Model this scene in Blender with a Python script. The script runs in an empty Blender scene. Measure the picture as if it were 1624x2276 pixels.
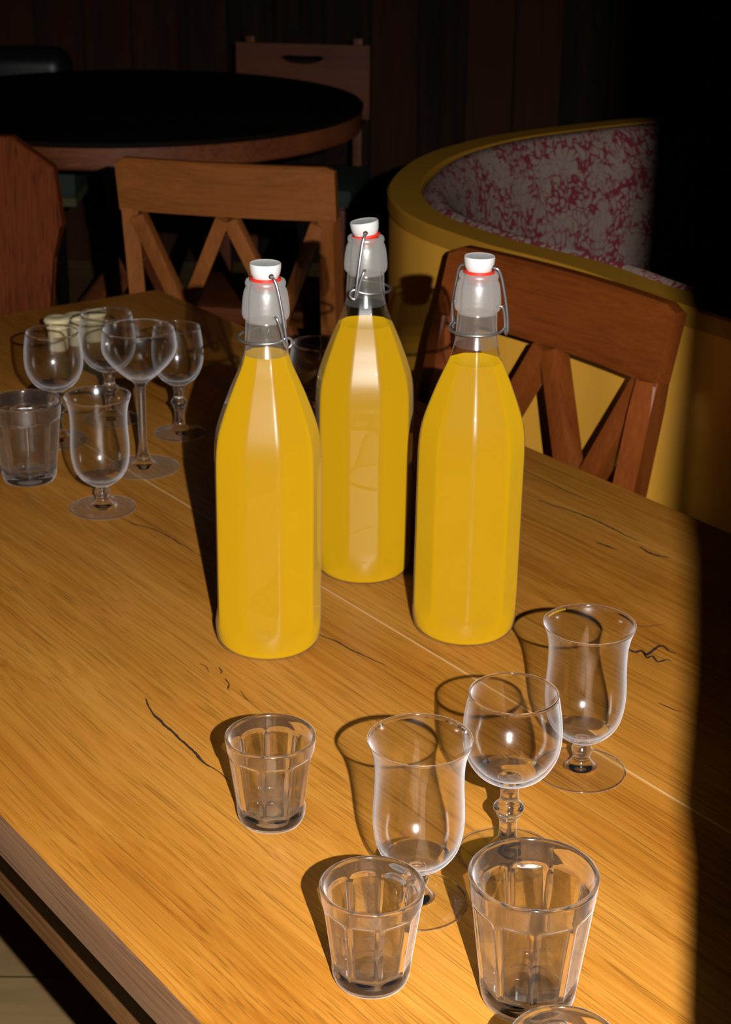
import bpy, bmesh, math, random
from mathutils import Vector, Matrix, noise
random.seed(7)
sc = bpy.context.scene
R = math.radians

# ------------------------------------------------------------------ camera, light, exposure
TZ = 0.75                       # table top height
CAMZ = TZ + 0.63435
cam_d = bpy.data.cameras.new('camera')
cam_d.sensor_fit = 'VERTICAL'; cam_d.sensor_height = 36.0
cam_d.lens = 3800.0 / 2276.0 * 36.0
cam_d.clip_start = 0.02
cam_d.dof.use_dof = True; cam_d.dof.focus_distance = 1.02; cam_d.dof.aperture_fstop = 24
cam = bpy.data.objects.new('camera', cam_d); sc.collection.objects.link(cam)
PITCH, ROLL = 0.38248, 0.0100
cam.matrix_world = Matrix.Translation((0, 0, CAMZ)) @ Matrix.Rotation(math.pi/2 - PITCH, 4, 'X') @ Matrix.Rotation(ROLL, 4, 'Z')
sc.camera = cam

# the camera's own flash, a small hard source beside and above the lens
FL = Vector((0.1226, -0.1307, CAMZ + 0.0793))
ld = bpy.data.lights.new('flash', 'SPOT')
ld.energy = 155; ld.color = (1.0, 0.97, 0.93); ld.shadow_soft_size = 0.0045
ld.spot_size = R(76); ld.spot_blend = 0.8
flash = bpy.data.objects.new('flash', ld); sc.collection.objects.link(flash)
flash.location = FL
flash.rotation_euler = (R(90) - R(32), 0, R(2))

w = bpy.data.worlds.new('world'); sc.world = w; w.use_nodes = True
w.node_tree.nodes['Background'].inputs[0].default_value = (0.9, 0.75, 0.6, 1)
w.node_tree.nodes['Background'].inputs[1].default_value = 0.001
vs = sc.view_settings
vs.view_transform = 'Standard'; vs.look = 'None'; vs.exposure = 0.0; vs.gamma = 1.0; vs.use_curve_mapping = False
cy = sc.cycles
cy.use_denoising = True
cy.max_bounces = 16; cy.transmission_bounces = 14; cy.glossy_bounces = 6; cy.diffuse_bounces = 1; cy.transparent_max_bounces = 24
cy.use_adaptive_sampling = True; cy.adaptive_threshold = 0.02
cy.sample_clamp_indirect = 6.0; cy.sample_clamp_direct = 0
cy.caustics_reflective = True; cy.caustics_refractive = True; cy.blur_glossy = 0.3

# ------------------------------------------------------------------ materials
def new_mat(name):
    m = bpy.data.materials.new(name); m.use_nodes = True
    nt = m.node_tree; nt.nodes.clear()
    out = nt.nodes.new('ShaderNodeOutputMaterial')
    return m, nt, out
def N(nt, t, **kw):
    n = nt.nodes.new(t)
    for k, v in kw.items(): setattr(n, k, v)
    return n
def setin(n, **kw):
    for k, v in kw.items(): n.inputs[k.replace('_', ' ')].default_value = v
def ramp(nt, stops):
    r = N(nt, 'ShaderNodeValToRGB'); e = r.color_ramp.elements
    while len(e) < len(stops): e.new(0.5)
    for i, (p, c) in enumerate(stops):
        e[i].position = p; e[i].color = (*c, 1)
    return r
def plain(name, col, rough=0.5, metal=0.0, spec=0.5, coat=0.0, diffr=0.0, bump=0.0, bscale=200, sss=0.0):
    m, nt, out = new_mat(name)
    b = N(nt, 'ShaderNodeBsdfPrincipled')
    b.inputs['Base Color'].default_value = (*col, 1); b.inputs['Roughness'].default_value = rough
    b.inputs['Metallic'].default_value = metal; b.inputs['Specular IOR Level'].default_value = spec
    b.inputs['Coat Weight'].default_value = coat; b.inputs['Diffuse Roughness'].default_value = diffr
    if sss:
        b.inputs['Subsurface Weight'].default_value = sss
        b.inputs['Subsurface Radius'].default_value = (1, .6, .2); b.inputs['Subsurface Scale'].default_value = 0.01
    if bump:
        tc = N(nt, 'ShaderNodeTexCoord'); t = N(nt, 'ShaderNodeTexNoise'); setin(t, Scale=bscale, Detail=4.0)
        nt.links.new(tc.outputs['Object'], t.inputs['Vector'])
        bp = N(nt, 'ShaderNodeBump'); setin(bp, Strength=bump, Distance=0.001)
        nt.links.new(t.outputs['Fac'], bp.inputs['Height']); nt.links.new(bp.outputs[0], b.inputs['Normal'])
    nt.links.new(b.outputs[0], out.inputs[0])
    return m
def wood(name, light, mid, dark, axis='X', rough=0.4, scale=1.0, coat=0.0, pores=0.5, patch=0.5, spec=0.4, stretch=14.0):
    m, nt, out = new_mat(name); L = nt.links
    b = N(nt, 'ShaderNodeBsdfPrincipled'); b.inputs['Roughness'].default_value = rough
    b.inputs['Specular IOR Level'].default_value = spec; b.inputs['Coat Weight'].default_value = coat
    b.inputs['Coat Roughness'].default_value = 0.25
    tc = N(nt, 'ShaderNodeTexCoord')
    s = [1.0, 1.0, 1.0]; ai = 'XYZ'.index(axis)
    def mapped(k, long):
        mp = N(nt, 'ShaderNodeMapping'); v = [k*scale]*3; v[ai] = k*scale/long
        mp.inputs['Scale'].default_value = v; L.new(tc.outputs['Object'], mp.inputs['Vector']); return mp
    # slow wander that bends the grain
    warp = N(nt, 'ShaderNodeTexNoise'); setin(warp, Scale=1.0, Detail=2.0)
    L.new(mapped(6, 2.5).outputs[0], warp.inputs['Vector'])
    # cathedral figure
    m1 = mapped(9, stretch*0.6)
    add = N(nt, 'ShaderNodeVectorMath', operation='MULTIPLY_ADD')
    L.new(warp.outputs['Color'], add.inputs[0]); add.inputs[1].default_value = (0.9, 0.9, 0.9)
    L.new(m1.outputs[0], add.inputs[2])
    fig = N(nt, 'ShaderNodeTexNoise'); setin(fig, Scale=1.6, Detail=5.0, Roughness=0.62)
    L.new(add.outputs[0], fig.inputs['Vector'])
    # fine fibre
    m2 = mapped(230, 52); add2 = N(nt, 'ShaderNodeVectorMath', operation='MULTIPLY_ADD')
    L.new(warp.outputs['Color'], add2.inputs[0]); add2.inputs[1].default_value = (4.5, 4.5, 4.5); L.new(m2.outputs[0], add2.inputs[2])
    fib = N(nt, 'ShaderNodeTexNoise'); setin(fib, Scale=1.0, Detail=4.0, Roughness=0.6)
    L.new(add2.outputs[0], fib.inputs['Vector'])
    m3 = mapped(780, 80); add3 = N(nt, 'ShaderNodeVectorMath', operation='MULTIPLY_ADD')
    L.new(warp.outputs['Color'], add3.inputs[0]); add3.inputs[1].default_value = (14, 14, 14); L.new(m3.outputs[0], add3.inputs[2])
    por = N(nt, 'ShaderNodeTexNoise'); setin(por, Scale=1.0, Detail=2.0, Roughness=0.5)
    L.new(add3.outputs[0], por.inputs['Vector'])
    # broad colour patches
    pat = N(nt, 'ShaderNodeTexNoise'); setin(pat, Scale=1.0, Detail=2.0)
    L.new(mapped(5, 2.2).outputs[0], pat.inputs['Vector'])
    mx = N(nt, 'ShaderNodeMath', operation='MULTIPLY_ADD'); L.new(fib.outputs['Fac'], mx.inputs[0]); mx.inputs[1].default_value = 0.45
    ms = N(nt, 'ShaderNodeMath', operation='MULTIPLY'); L.new(fig.outputs['Fac'], ms.inputs[0]); ms.inputs[1].default_value = 0.62
    L.new(ms.outputs[0], mx.inputs[2])
    mp2 = N(nt, 'ShaderNodeMath', operation='MULTIPLY_ADD'); L.new(pat.outputs['Fac'], mp2.inputs[0]); mp2.inputs[1].default_value = patch*0.6
    L.new(mx.outputs[0], mp2.inputs[2])
    off = patch*0.3
    r1 = ramp(nt, [(0.36+off, dark), (0.50+off, mid), (0.68+off, light)])
    L.new(mp2.outputs[0], r1.inputs[0])
    r2 = ramp(nt, [(0.33, (1-pores, 1-pores, 1-pores)), (0.46, (1, 1, 1))])
    L.new(por.outputs['Fac'], r2.inputs[0])
    mul = N(nt, 'ShaderNodeMix', data_type='RGBA', blend_type='MULTIPLY'); mul.inputs[0].default_value = 1.0
    L.new(r1.outputs[0], mul.inputs[6]); L.new(r2.outputs[0], mul.inputs[7])
    L.new(mul.outputs[2], b.inputs['Base Color'])
    bp = N(nt, 'ShaderNodeBump'); setin(bp, Strength=0.25, Distance=0.0006)
    L.new(por.outputs['Fac'], bp.inputs['Height']); L.new(bp.outputs[0], b.inputs['Normal'])
    L.new(b.outputs[0], out.inputs[0])
    return m
def planks(name, light, dark, axis_across='X', width=0.15, gap=0.012, rough=0.5, along='Z'):
    m, nt, out = new_mat(name); L = nt.links
    b = N(nt, 'ShaderNodeBsdfPrincipled'); b.inputs['Roughness'].default_value = rough
    tc = N(nt, 'ShaderNodeTexCoord'); sp = N(nt, 'ShaderNodeSeparateXYZ'); L.new(tc.outputs['Object'], sp.inputs[0])
    dv = N(nt, 'ShaderNodeMath', operation='DIVIDE'); L.new(sp.outputs[axis_across], dv.inputs[0]); dv.inputs[1].default_value = width
    fl = N(nt, 'ShaderNodeMath', operation='FLOOR'); L.new(dv.outputs[0], fl.inputs[0])
    fr = N(nt, 'ShaderNodeMath', operation='FRACT'); L.new(dv.outputs[0], fr.inputs[0])
    wn = N(nt, 'ShaderNodeTexWhiteNoise', noise_dimensions='1D'); L.new(fl.outputs[0], wn.inputs['W'])
    gl = N(nt, 'ShaderNodeMath', operation='GREATER_THAN'); L.new(fr.outputs[0], gl.inputs[0]); gl.inputs[1].default_value = gap/width
    mp = N(nt, 'ShaderNodeMapping'); v = [30.0]*3; v['XYZ'.index(along)] = 2.0; mp.inputs['Scale'].default_value = v
    L.new(tc.outputs['Object'], mp.inputs[0])
    cmb = N(nt, 'ShaderNodeVectorMath', operation='MULTIPLY_ADD'); L.new(wn.outputs['Color'], cmb.inputs[0]); cmb.inputs[1].default_value = (20, 20, 20); L.new(mp.outputs[0], cmb.inputs[2])
    nz = N(nt, 'ShaderNodeTexNoise'); setin(nz, Scale=1.0, Detail=5.0, Roughness=0.65, Distortion=0.4); L.new(cmb.outputs[0], nz.inputs['Vector'])
    ad = N(nt, 'ShaderNodeMath', operation='MULTIPLY_ADD'); L.new(wn.outputs['Value'], ad.inputs[0]); ad.inputs[1].default_value = 0.5
    L.new(nz.outputs['Fac'], ad.inputs[2])
    r1 = ramp(nt, [(0.45, dark), (0.95, light)]); L.new(ad.outputs[0], r1.inputs[0])
    mul = N(nt, 'ShaderNodeMix', data_type='RGBA', blend_type='MIX')
    L.new(gl.outputs[0], mul.inputs[0]); mul.inputs[6].default_value = (dark[0]*.2, dark[1]*.2, dark[2]*.2, 1); L.new(r1.outputs[0], mul.inputs[7])
    L.new(mul.outputs[2], b.inputs['Base Color'])
    L.new(b.outputs[0], out.inputs[0])
    return m

M = {}
M['table'] = wood('oak_table_top', (0.60, 0.262, 0.040), (0.48, 0.186, 0.021), (0.35, 0.113, 0.010), rough=0.45, pores=0.36, patch=0.6, spec=0.25, stretch=34)
M['table_edge'] = wood('oak_table_edge', (0.42, 0.23, 0.12), (0.33, 0.17, 0.085), (0.22, 0.10, 0.045), rough=0.55, pores=0.4, patch=0.2)
M['table_frame'] = wood('oak_table_frame', (0.40, 0.19, 0.06), (0.30, 0.13, 0.04), (0.18, 0.07, 0.02), rough=0.5, pores=0.4, patch=0.3)
M['crack'] = plain('dark_crack', (0.035, 0.014, 0.005), 0.8)
M['seam'] = plain('pale_seam', (0.70, 0.42, 0.18), 0.5)
M['chair'] = wood('chair_cherry_wood', (0.26, 0.064, 0.011), (0.20, 0.046, 0.008), (0.13, 0.029, 0.005), rough=0.30, pores=0.15, patch=0.25, coat=0.5, spec=0.5)
M['chair_v'] = wood('chair_cherry_wood_upright', (0.26, 0.064, 0.011), (0.20, 0.046, 0.008), (0.13, 0.029, 0.005), axis='Z', rough=0.30, pores=0.15, patch=0.25, coat=0.5, spec=0.5)
M['honey'] = wood('honey_brown_chair_wood', (0.37, 0.120, 0.028), (0.29, 0.088, 0.019), (0.20, 0.055, 0.011), rough=0.36, pores=0.12, patch=0.25, coat=0.6, spec=0.5)
M['honey_v'] = wood('honey_brown_chair_wood_upright', (0.37, 0.120, 0.028), (0.29, 0.088, 0.019), (0.20, 0.055, 0.011), axis='Z', rough=0.36, pores=0.12, patch=0.25, coat=0.6, spec=0.5)
M['board'] = wood('reddish_oak_board', (0.18, 0.038, 0.008), (0.12, 0.024, 0.005), (0.04, 0.008, 0.002), axis='Z', rough=0.7, spec=0.12, pores=0.55, patch=0.3, scale=0.8)
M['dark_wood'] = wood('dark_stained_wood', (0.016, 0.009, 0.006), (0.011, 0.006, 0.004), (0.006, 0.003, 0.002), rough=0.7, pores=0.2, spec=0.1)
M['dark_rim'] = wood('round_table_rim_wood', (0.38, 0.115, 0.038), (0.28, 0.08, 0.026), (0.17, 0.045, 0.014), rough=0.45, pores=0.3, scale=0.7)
M['far_chair'] = wood('far_chair_wood', (0.23, 0.060, 0.013), (0.16, 0.040, 0.009), (0.09, 0.022, 0.005), rough=0.45, pores=0.3)
M['wall'] = planks('dark_wall_planks', (0.066, 0.019, 0.004), (0.007, 0.0025, 0.0007), 'X', 0.155, 0.006, 0.9, 'Z')
M['wall_side'] = planks('dark_side_planks', (0.05, 0.022, 0.01), (0.02, 0.009, 0.004), 'Y', 0.155, 0.006, 0.6, 'Z')
M['floor'] = planks('oak_floor_boards', (0.42, 0.27, 0.12), (0.27, 0.16, 0.065), 'Y', 0.13, 0.003, 0.45, 'X')
M['ceiling'] = plain('dark_ceiling', (0.03, 0.02, 0.014), 0.8)
M['booth'] = plain('ochre_booth_lacquer', (0.82, 0.40, 0.045), 0.42, spec=0.3, bump=0.25, bscale=500)
M['booth_top_shaded'] = plain('ochre_booth_rim_shaded', (0.42, 0.20, 0.018), 0.5, spec=0.2)  # darker ochre puts the grazing-light dimness of the rim top into the colour
M['black_leather'] = plain('black_leather', (0.012, 0.014, 0.016), 0.38, spec=0.6, bump=0.3, bscale=90)
M['green_seat'] = plain('dark_green_upholstery', (0.035, 0.06, 0.045), 0.8)
M['fringe'] = plain('olive_fringe', (0.13, 0.12, 0.04), 0.9, bump=1.0, bscale=60)
M['candle'] = plain('cream_wax', (0.74, 0.62, 0.36), 0.45, sss=0.3)
M['porcelain'] = plain('white_porcelain', (0.74, 0.73, 0.72), 0.35, spec=0.5)
M['rubber'] = plain('red_rubber', (0.75, 0.030, 0.012), 0.45)
M['wire'] = plain('steel_wire', (0.42, 0.42, 0.44), 0.32, metal=0.85)
M['liquid'] = plain('yellow_cloudy_juice', (0.455, 0.255, 0.003), 0.5, spec=0.1, diffr=1.0)

def fabric():
    m, nt, out = new_mat('patterned_upholstery'); L = nt.links
    b = N(nt, 'ShaderNodeBsdfPrincipled'); b.inputs['Roughness'].default_value = 0.9; b.inputs['Specular IOR Level'].default_value = 0.1
    tc = N(nt, 'ShaderNodeTexCoord')
    mp = N(nt, 'ShaderNodeMapping'); mp.inputs['Scale'].default_value = (1, 1, 0.75); L.new(tc.outputs['Object'], mp.inputs[0])
    nz = N(nt, 'ShaderNodeTexNoise'); setin(nz, Scale=26.0, Detail=2.0); L.new(mp.outputs[0], nz.inputs['Vector'])
    ad = N(nt, 'ShaderNodeVectorMath', operation='MULTIPLY_ADD'); L.new(nz.outputs['Color'], ad.inputs[0]); ad.inputs[1].default_value = (0.06,)*3; L.new(mp.outputs[0], ad.inputs[2])
    vo = N(nt, 'ShaderNodeTexVoronoi', feature='DISTANCE_TO_EDGE'); setin(vo, Scale=72.0); L.new(ad.outputs[0], vo.inputs['Vector'])
    n2 = N(nt, 'ShaderNodeTexNoise'); setin(n2, Scale=22.0, Detail=2.0); L.new(tc.outputs['Object'], n2.inputs['Vector'])
    r = N(nt, 'ShaderNodeMapRange'); r.inputs[1].default_value = 0.36; r.inputs[2].default_value = 0.66; r.inputs[3].default_value = 0.02; r.inputs[4].default_value = 0.15
    L.new(n2.outputs['Fac'], r.inputs[0])
    lt = N(nt, 'ShaderNodeMath', operation='LESS_THAN'); L.new(vo.outputs['Distance'], lt.inputs[0]); L.new(r.outputs[0], lt.inputs[1])
    mx = N(nt, 'ShaderNodeMix', data_type='RGBA'); L.new(lt.outputs[0], mx.inputs[0])
    mx.inputs[6].default_value = (0.30, 0.225, 0.18, 1); mx.inputs[7].default_value = (0.21, 0.03, 0.05, 1)
    L.new(mx.outputs[2], b.inputs['Base Color']); L.new(b.outputs[0], out.inputs[0]); return m
M['fabric'] = fabric()

def real_glass(name, tint=(1, 1, 1), rough=0.0):
    m, nt, out = new_mat(name); L = nt.links
    g = N(nt, 'ShaderNodeBsdfGlass'); setin(g, IOR=1.5, Roughness=rough); g.inputs['Color'].default_value = (*tint, 1)
    L.new(g.outputs[0], out.inputs[0])
    return m
def thin_glass(name, ior=1.5, rough=0.02, haze=0.0, haze_rough=0.3, haze_col=(1, 1, 1), tint=(1, 1, 1), matte=0.0, edge=0.0, refr=None, film=0.0):
    """clear shell: angle-dependent mirror over straight-through light, a faint film of haze,
    white matte painted at grazing angles for flash reflections on the edges, and for thick pieces a share of true refraction"""
    m, nt, out = new_mat(name); L = nt.links
    lw = N(nt, 'ShaderNodeLayerWeight'); lw.inputs[0].default_value = 0.5      # 'Facing' = 1-|cos|, the same on both faces
    def powr(e, k, add=0.0):
        pw = N(nt, 'ShaderNodeMath', operation='POWER'); L.new(lw.outputs['Facing'], pw.inputs[0]); pw.inputs[1].default_value = e
        f = N(nt, 'ShaderNodeMath', operation='MULTIPLY_ADD', use_clamp=True); L.new(pw.outputs[0], f.inputs[0]); f.inputs[1].default_value = k; f.inputs[2].default_value = add
        return f.outputs[0]
    def mix(fac, a, b):
        mx = N(nt, 'ShaderNodeMixShader')
        if isinstance(fac, float): mx.inputs[0].default_value = fac
        else: L.new(fac, mx.inputs[0])
        L.new(a, mx.inputs[1]); L.new(b, mx.inputs[2]); return mx.outputs[0]
    f0 = ((ior-1)/(ior+1))**2
    t = N(nt, 'ShaderNodeBsdfTransparent'); t.inputs[0].default_value = (*tint, 1)
    g = N(nt, 'ShaderNodeBsdfGlossy'); g.inputs['Roughness'].default_value = rough
    last = mix(powr(5.0, 1-f0, f0), t.outputs[0], g.outputs[0])
    if refr is not None:
        gl = N(nt, 'ShaderNodeBsdfGlass'); setin(gl, IOR=ior, Roughness=0.0); gl.inputs['Color'].default_value = (0.99, 0.99, 0.985, 1)
        last = mix(powr(1.2, 1.0, refr), last, gl.outputs[0])
    if haze:
        g2 = N(nt, 'ShaderNodeBsdfGlossy'); g2.inputs['Roughness'].default_value = haze_rough; g2.inputs[0].default_value = (*haze_col, 1)
        last = mix(float(haze), last, g2.outputs[0])
    if matte:
        d = N(nt, 'ShaderNodeBsdfDiffuse'); d.inputs[0].default_value = (0.8, 0.78, 0.75, 1); d.inputs[1].default_value = 1.0
        last = mix(float(matte), last, d.outputs[0])
    if edge:
        d = N(nt, 'ShaderNodeBsdfDiffuse'); d.inputs[0].default_value = (0.86, 0.85, 0.88, 1); d.inputs[1].default_value = 1.0  # painted white edge, stands in for the flash's reflections in the glass
        last = mix(powr(6.0, float(edge), float(film)), last, d.outputs[0])
    L.new(last, out.inputs[0])
    return m
M['glass'] = thin_glass('stem_glass', refr=0.85, haze=0.03, haze_rough=0.10, edge=0.5, film=0.006)
M['tumbler'] = thin_glass('pressed_glass', refr=0.92, haze=0.03, haze_rough=0.12, edge=0.60, film=0.008)
M['panel'] = thin_glass('pressed_glass_panel', refr=0.15, haze=0.02, haze_rough=0.12, edge=0.35)
M['glass_foot'] = thin_glass('foot_glass', tint=(0.98, 0.985, 0.95), haze=0.006, haze_rough=0.15, edge=0.22)
M['bowl'] = thin_glass('thin_bowl_glass', tint=(0.955, 0.955, 0.955), haze=0.022, haze_rough=0.2, edge=0.8)
M['bottle'] = thin_glass('bottle_glass', haze=0.020, haze_rough=0.33, edge=0.08)
M['neck'] = thin_glass('bottle_neck_glass', tint=(0.88, 0.87, 0.82), haze=0.06, haze_rough=0.22, matte=0.04, edge=0.3)
M['frost'] = thin_glass('frosted_glass', tint=(0.82, 0.81, 0.79), haze=0.09, haze_rough=0.36, matte=0.15, rough=0.2)

# ------------------------------------------------------------------ helpers
def link(o, parent=None):
    sc.collection.objects.link(o)
    if parent: o.parent = parent
    return o
def mesh_obj(name, bm, mat, parent=None, smooth=None):
    me = bpy.data.meshes.new(name)
    bmesh.ops.recalc_face_normals(bm, faces=bm.faces) if smooth != 'keep' else None
    if smooth is not None:
        for f in bm.faces: f.smooth = True
    bm.to_mesh(me); bm.free()
    if isinstance(smooth, float): me.set_sharp_from_angle(angle=R(smooth))
    mats = mat if isinstance(mat, (list, tuple)) else [mat]
    for m_ in mats: me.materials.append(m_)
    o = bpy.data.objects.new(name, me)
    return link(o, parent)
def tag(o, label=None, cat=None, group=None, kind=None):
    if label: o['label'] = label
    if cat: o['category'] = cat
    if group: o['group'] = group
    if kind: o['kind'] = kind
    return o
def empty(name, loc=(0, 0, 0), rz=0.0, label=None, cat=None, group=None):
    o = bpy.data.objects.new(name, None); o.empty_display_size = 0.05; link(o)
    o.location = loc; o.rotation_euler = (0, 0, rz)
    return tag(o, label, cat, group)
def copy_tree(o, parent=None):
    c = o.copy(); link(c, parent)
    for ch in list(o.children): copy_tree(ch, c)
    return c
def box(bm, c, s, rot=None, bevel=0.0):
    r = bmesh.ops.create_cube(bm, size=1.0)
    vs_ = r['verts']
    mt = Matrix.Translation(c) @ (rot.to_4x4() if rot else Matrix()) @ Matrix.Diagonal((*s, 1))
    bmesh.ops.transform(bm, matrix=mt, verts=vs_)
    if bevel:
        es = list({e for v in vs_ for e in v.link_edges})
        bmesh.ops.bevel(bm, geom=es, offset=bevel, segments=2, affect='EDGES', profile=0.7)
def boxo(name, c, s, mat, parent=None, rot=None, bevel=0.002):
    bm = bmesh.new(); box(bm, c, s, rot, bevel); return mesh_obj(name, bm, mat, parent, smooth=30.0)
def beam(name, p0, p1, wd, th, mat, parent, side=Vector((1, 0, 0)), bevel=0.003):
    """rectangular bar from p0 to p1, wd measured along side, th across"""
    p0, p1 = Vector(p0), Vector(p1); z = (p1-p0); ln = z.length; z.normalize()
    x = (side - z*side.dot(z)).normalized(); y = z.cross(x)
    rot = Matrix((x, y, z)).transposed()
    return boxo(name, (p0+p1)/2, (wd, th, ln), mat, parent, rot, bevel)
def catmull(pts, n=6, closed=False):
    P = [Vector(p) for p in pts]; out = []
    m_ = len(P); rng = range(m_ if closed else m_-1)
    for i in rng:
        p0 = P[(i-1) % m_] if (closed or i > 0) else P[0]*2-P[1]
        p1 = P[i]; p2 = P[(i+1) % m_]
        p3 = P[(i+2) % m_] if (closed or i+2 < m_) else P[-1]*2-P[-2]
        for k in range(n):
            t = k/n
            out.append(0.5*((2*p1)+(p2-p0)*t+(2*p0-5*p1+4*p2-p3)*t*t+(3*p1-p0-3*p2+p3)*t**3))
    if not closed: out.append(P[-1].copy())
    return out
def prof(pts, n=5):
    """smooth (r, z) profile; a point with a third item breaks the curve into a sharp corner"""
    segs, cur = [], []
    for p in pts:
        cur.append((p[0], p[1], 0))
        if len(p) > 2 and len(cur) > 1: segs.append(cur); cur = [(p[0], p[1], 0)]
    if len(cur) > 1: segs.append(cur)
    out = []
    for s in segs:
        c = catmull(s, n) if len(s) > 2 else [Vector(s[0]), Vector(s[1])]
        if out: c = c[1:]
        out += [(max(v.x, 0.0), v.y) for v in c]
    return out
def lathe(bm, profile, seg=64, rfun=None):
    rings = []
    for i, (r, z) in enumerate(profile):
        if r < 1e-5:
            rings.append([bm.verts.new((0, 0, z))])
        else:
            ring = []
            for k in range(seg):
                a = 2*math.pi*k/seg
                rr = rfun(r, z, a, i) if rfun else r
                ring.append(bm.verts.new((rr*math.cos(a), rr*math.sin(a), z)))
            rings.append(ring)
    for a, b in zip(rings, rings[1:]):
        if len(a) == 1 and len(b) == 1: continue
        for k in range(seg):
            k2 = (k+1) % seg
            if len(a) == 1: bm.faces.new((a[0], b[k], b[k2]))
            elif len(b) == 1: bm.faces.new((a[k], a[k2], b[0]))
            else: bm.faces.new((a[k], a[k2], b[k2], b[k]))
def lathe_obj(name, profile, mat, parent=None, seg=64, rfun=None, angle=50.0, keep=False):
    """profile runs from the outside bottom up; normals face outward by construction"""
    bm = bmesh.new(); lathe(bm, profile, seg, rfun)
    return mesh_obj(name, bm, mat, parent, smooth='keep' if keep else angle)
def tube(bm, pts, r, seg=10, closed=False, n=5):
    P = catmull(pts, n, closed)
    rings = []; up = None
    for i, p in enumerate(P):
        a = P[i-1] if (i > 0 or closed) else p
        b = P[(i+1) % len(P)] if (i < len(P)-1 or closed) else p
        t = (b-a).normalized()
        if up is None:
            up = Vector((0, 0, 1)) if abs(t.z) < 0.9 else Vector((1, 0, 0))
        x = (up - t*up.dot(t))
        if x.length < 1e-4: x = t.orthogonal()
        x.normalize(); y = t.cross(x); up = x
        rings.append([bm.verts.new(p + (x*math.cos(2*math.pi*k/seg)+y*math.sin(2*math.pi*k/seg))*r) for k in range(seg)])
    pr = list(zip(rings, rings[1:])) + ([(rings[-1], rings[0])] if closed else [])
    for a, b in pr:
        for k in range(seg): bm.faces.new((a[k], a[(k+1) % seg], b[(k+1) % seg], b[k]))
    if not closed:
        bm.faces.new(rings[0][::-1]); bm.faces.new(rings[-1])
def W(x, y, z=0.0):
    return Vector((x, y, z))

# ------------------------------------------------------------------ room
def struct(name, c, s, mat, rot=None):
    o = boxo(name, c, s, mat, None, rot, 0); o['kind'] = 'structure'; return o
struct('floor', (0, 1.6, -0.05), (6.4, 8.4, 0.1), M['floor'])
struct('ceiling', (0, 1.6, 2.75), (6.4, 8.4, 0.1), M['ceiling'])
struct('wall_back', (0, 5.75, 1.35), (6.4, 0.1, 2.7), M['wall'])
struct('wall_front', (0, -2.55, 1.35), (6.4, 0.1, 2.7), M['ceiling'])
struct('wall_left', (-3.15, 1.6, 1.35), (0.1, 8.2, 2.7), M['wall_side'])
struct('wall_right', (3.15, 1.6, 1.35), (0.1, 8.2, 2.7), M['wall_side'])
# unseen blocker added beside the camera to cut the flash; its shadow closes the right side of the view
def add_blocker():
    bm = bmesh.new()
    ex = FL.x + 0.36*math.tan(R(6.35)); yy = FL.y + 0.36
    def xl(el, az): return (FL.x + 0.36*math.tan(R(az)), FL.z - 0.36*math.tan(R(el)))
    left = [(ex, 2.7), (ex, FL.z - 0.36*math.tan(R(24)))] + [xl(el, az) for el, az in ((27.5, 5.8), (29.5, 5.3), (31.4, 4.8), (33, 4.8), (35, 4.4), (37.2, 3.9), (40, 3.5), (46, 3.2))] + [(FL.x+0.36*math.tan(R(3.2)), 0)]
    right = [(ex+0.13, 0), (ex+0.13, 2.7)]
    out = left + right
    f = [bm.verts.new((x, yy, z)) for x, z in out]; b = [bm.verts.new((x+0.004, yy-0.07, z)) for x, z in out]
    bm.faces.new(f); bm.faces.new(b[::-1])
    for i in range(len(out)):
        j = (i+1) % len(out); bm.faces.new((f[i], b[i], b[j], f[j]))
    o = mesh_obj('flash_blocker', bm, M['dark_wood']); o['kind'] = 'structure'
add_blocker()

# ------------------------------------------------------------------ main table
TA = R(-54.0)
D = Vector((math.cos(TA), math.sin(TA), 0)); NN = Vector((-math.sin(TA), math.cos(TA), 0))
n0 = 0.3935; n1 = 1.186; d0 = -2.155; d1 = 0.10
nc = (n0+n1)/2; dc = (d0+d1)/2; WID = n1-n0; LEN = d1-d0
tc_ = D*dc + NN*nc
table = empty('dining_table', (tc_.x, tc_.y, 0), TA, 'long oak dining table with a seam down its middle, holding the bottles and glasses', 'table')
def tl(p):                       # world xy -> table local xy
    v = Vector((p[0], p[1], 0)); return (v.dot(D)-dc, v.dot(NN)-nc)
TH = 0.036
bm = bmesh.new(); box(bm, (0, 0, TZ-TH/2), (LEN, WID, TH), None, 0.0012)
for f in bm.faces:
    if abs(f.normal.z) < 0.5: f.material_index = 1
mesh_obj('tabletop', bm, [M['table'], M['table_edge']], table, smooth=30.0)
bm = bmesh.new(); box(bm, (0, 0, TZ+0.0001), (LEN-0.004, 0.0017, 0.0003)); mesh_obj('seam', bm, M['seam'], table)
AH = 0.13
for s in (-1, 1):
    boxo('apron', (0, s*(WID/2-0.064), TZ-TH-AH/2), (LEN-0.16, 0.022, AH), M['table_frame'], table)
    boxo('apron', (s*(LEN/2-0.075), 0, TZ-TH-AH/2), (0.022, WID-0.16, AH), M['table_frame'], table)
    for q in (-1, 1):
        boxo('leg', (q*(LEN/2-0.12), s*(WID/2-0.11), (TZ-TH)/2), (0.075, 0.075, TZ-TH), M['table_frame'], table, bevel=0.004)

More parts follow.
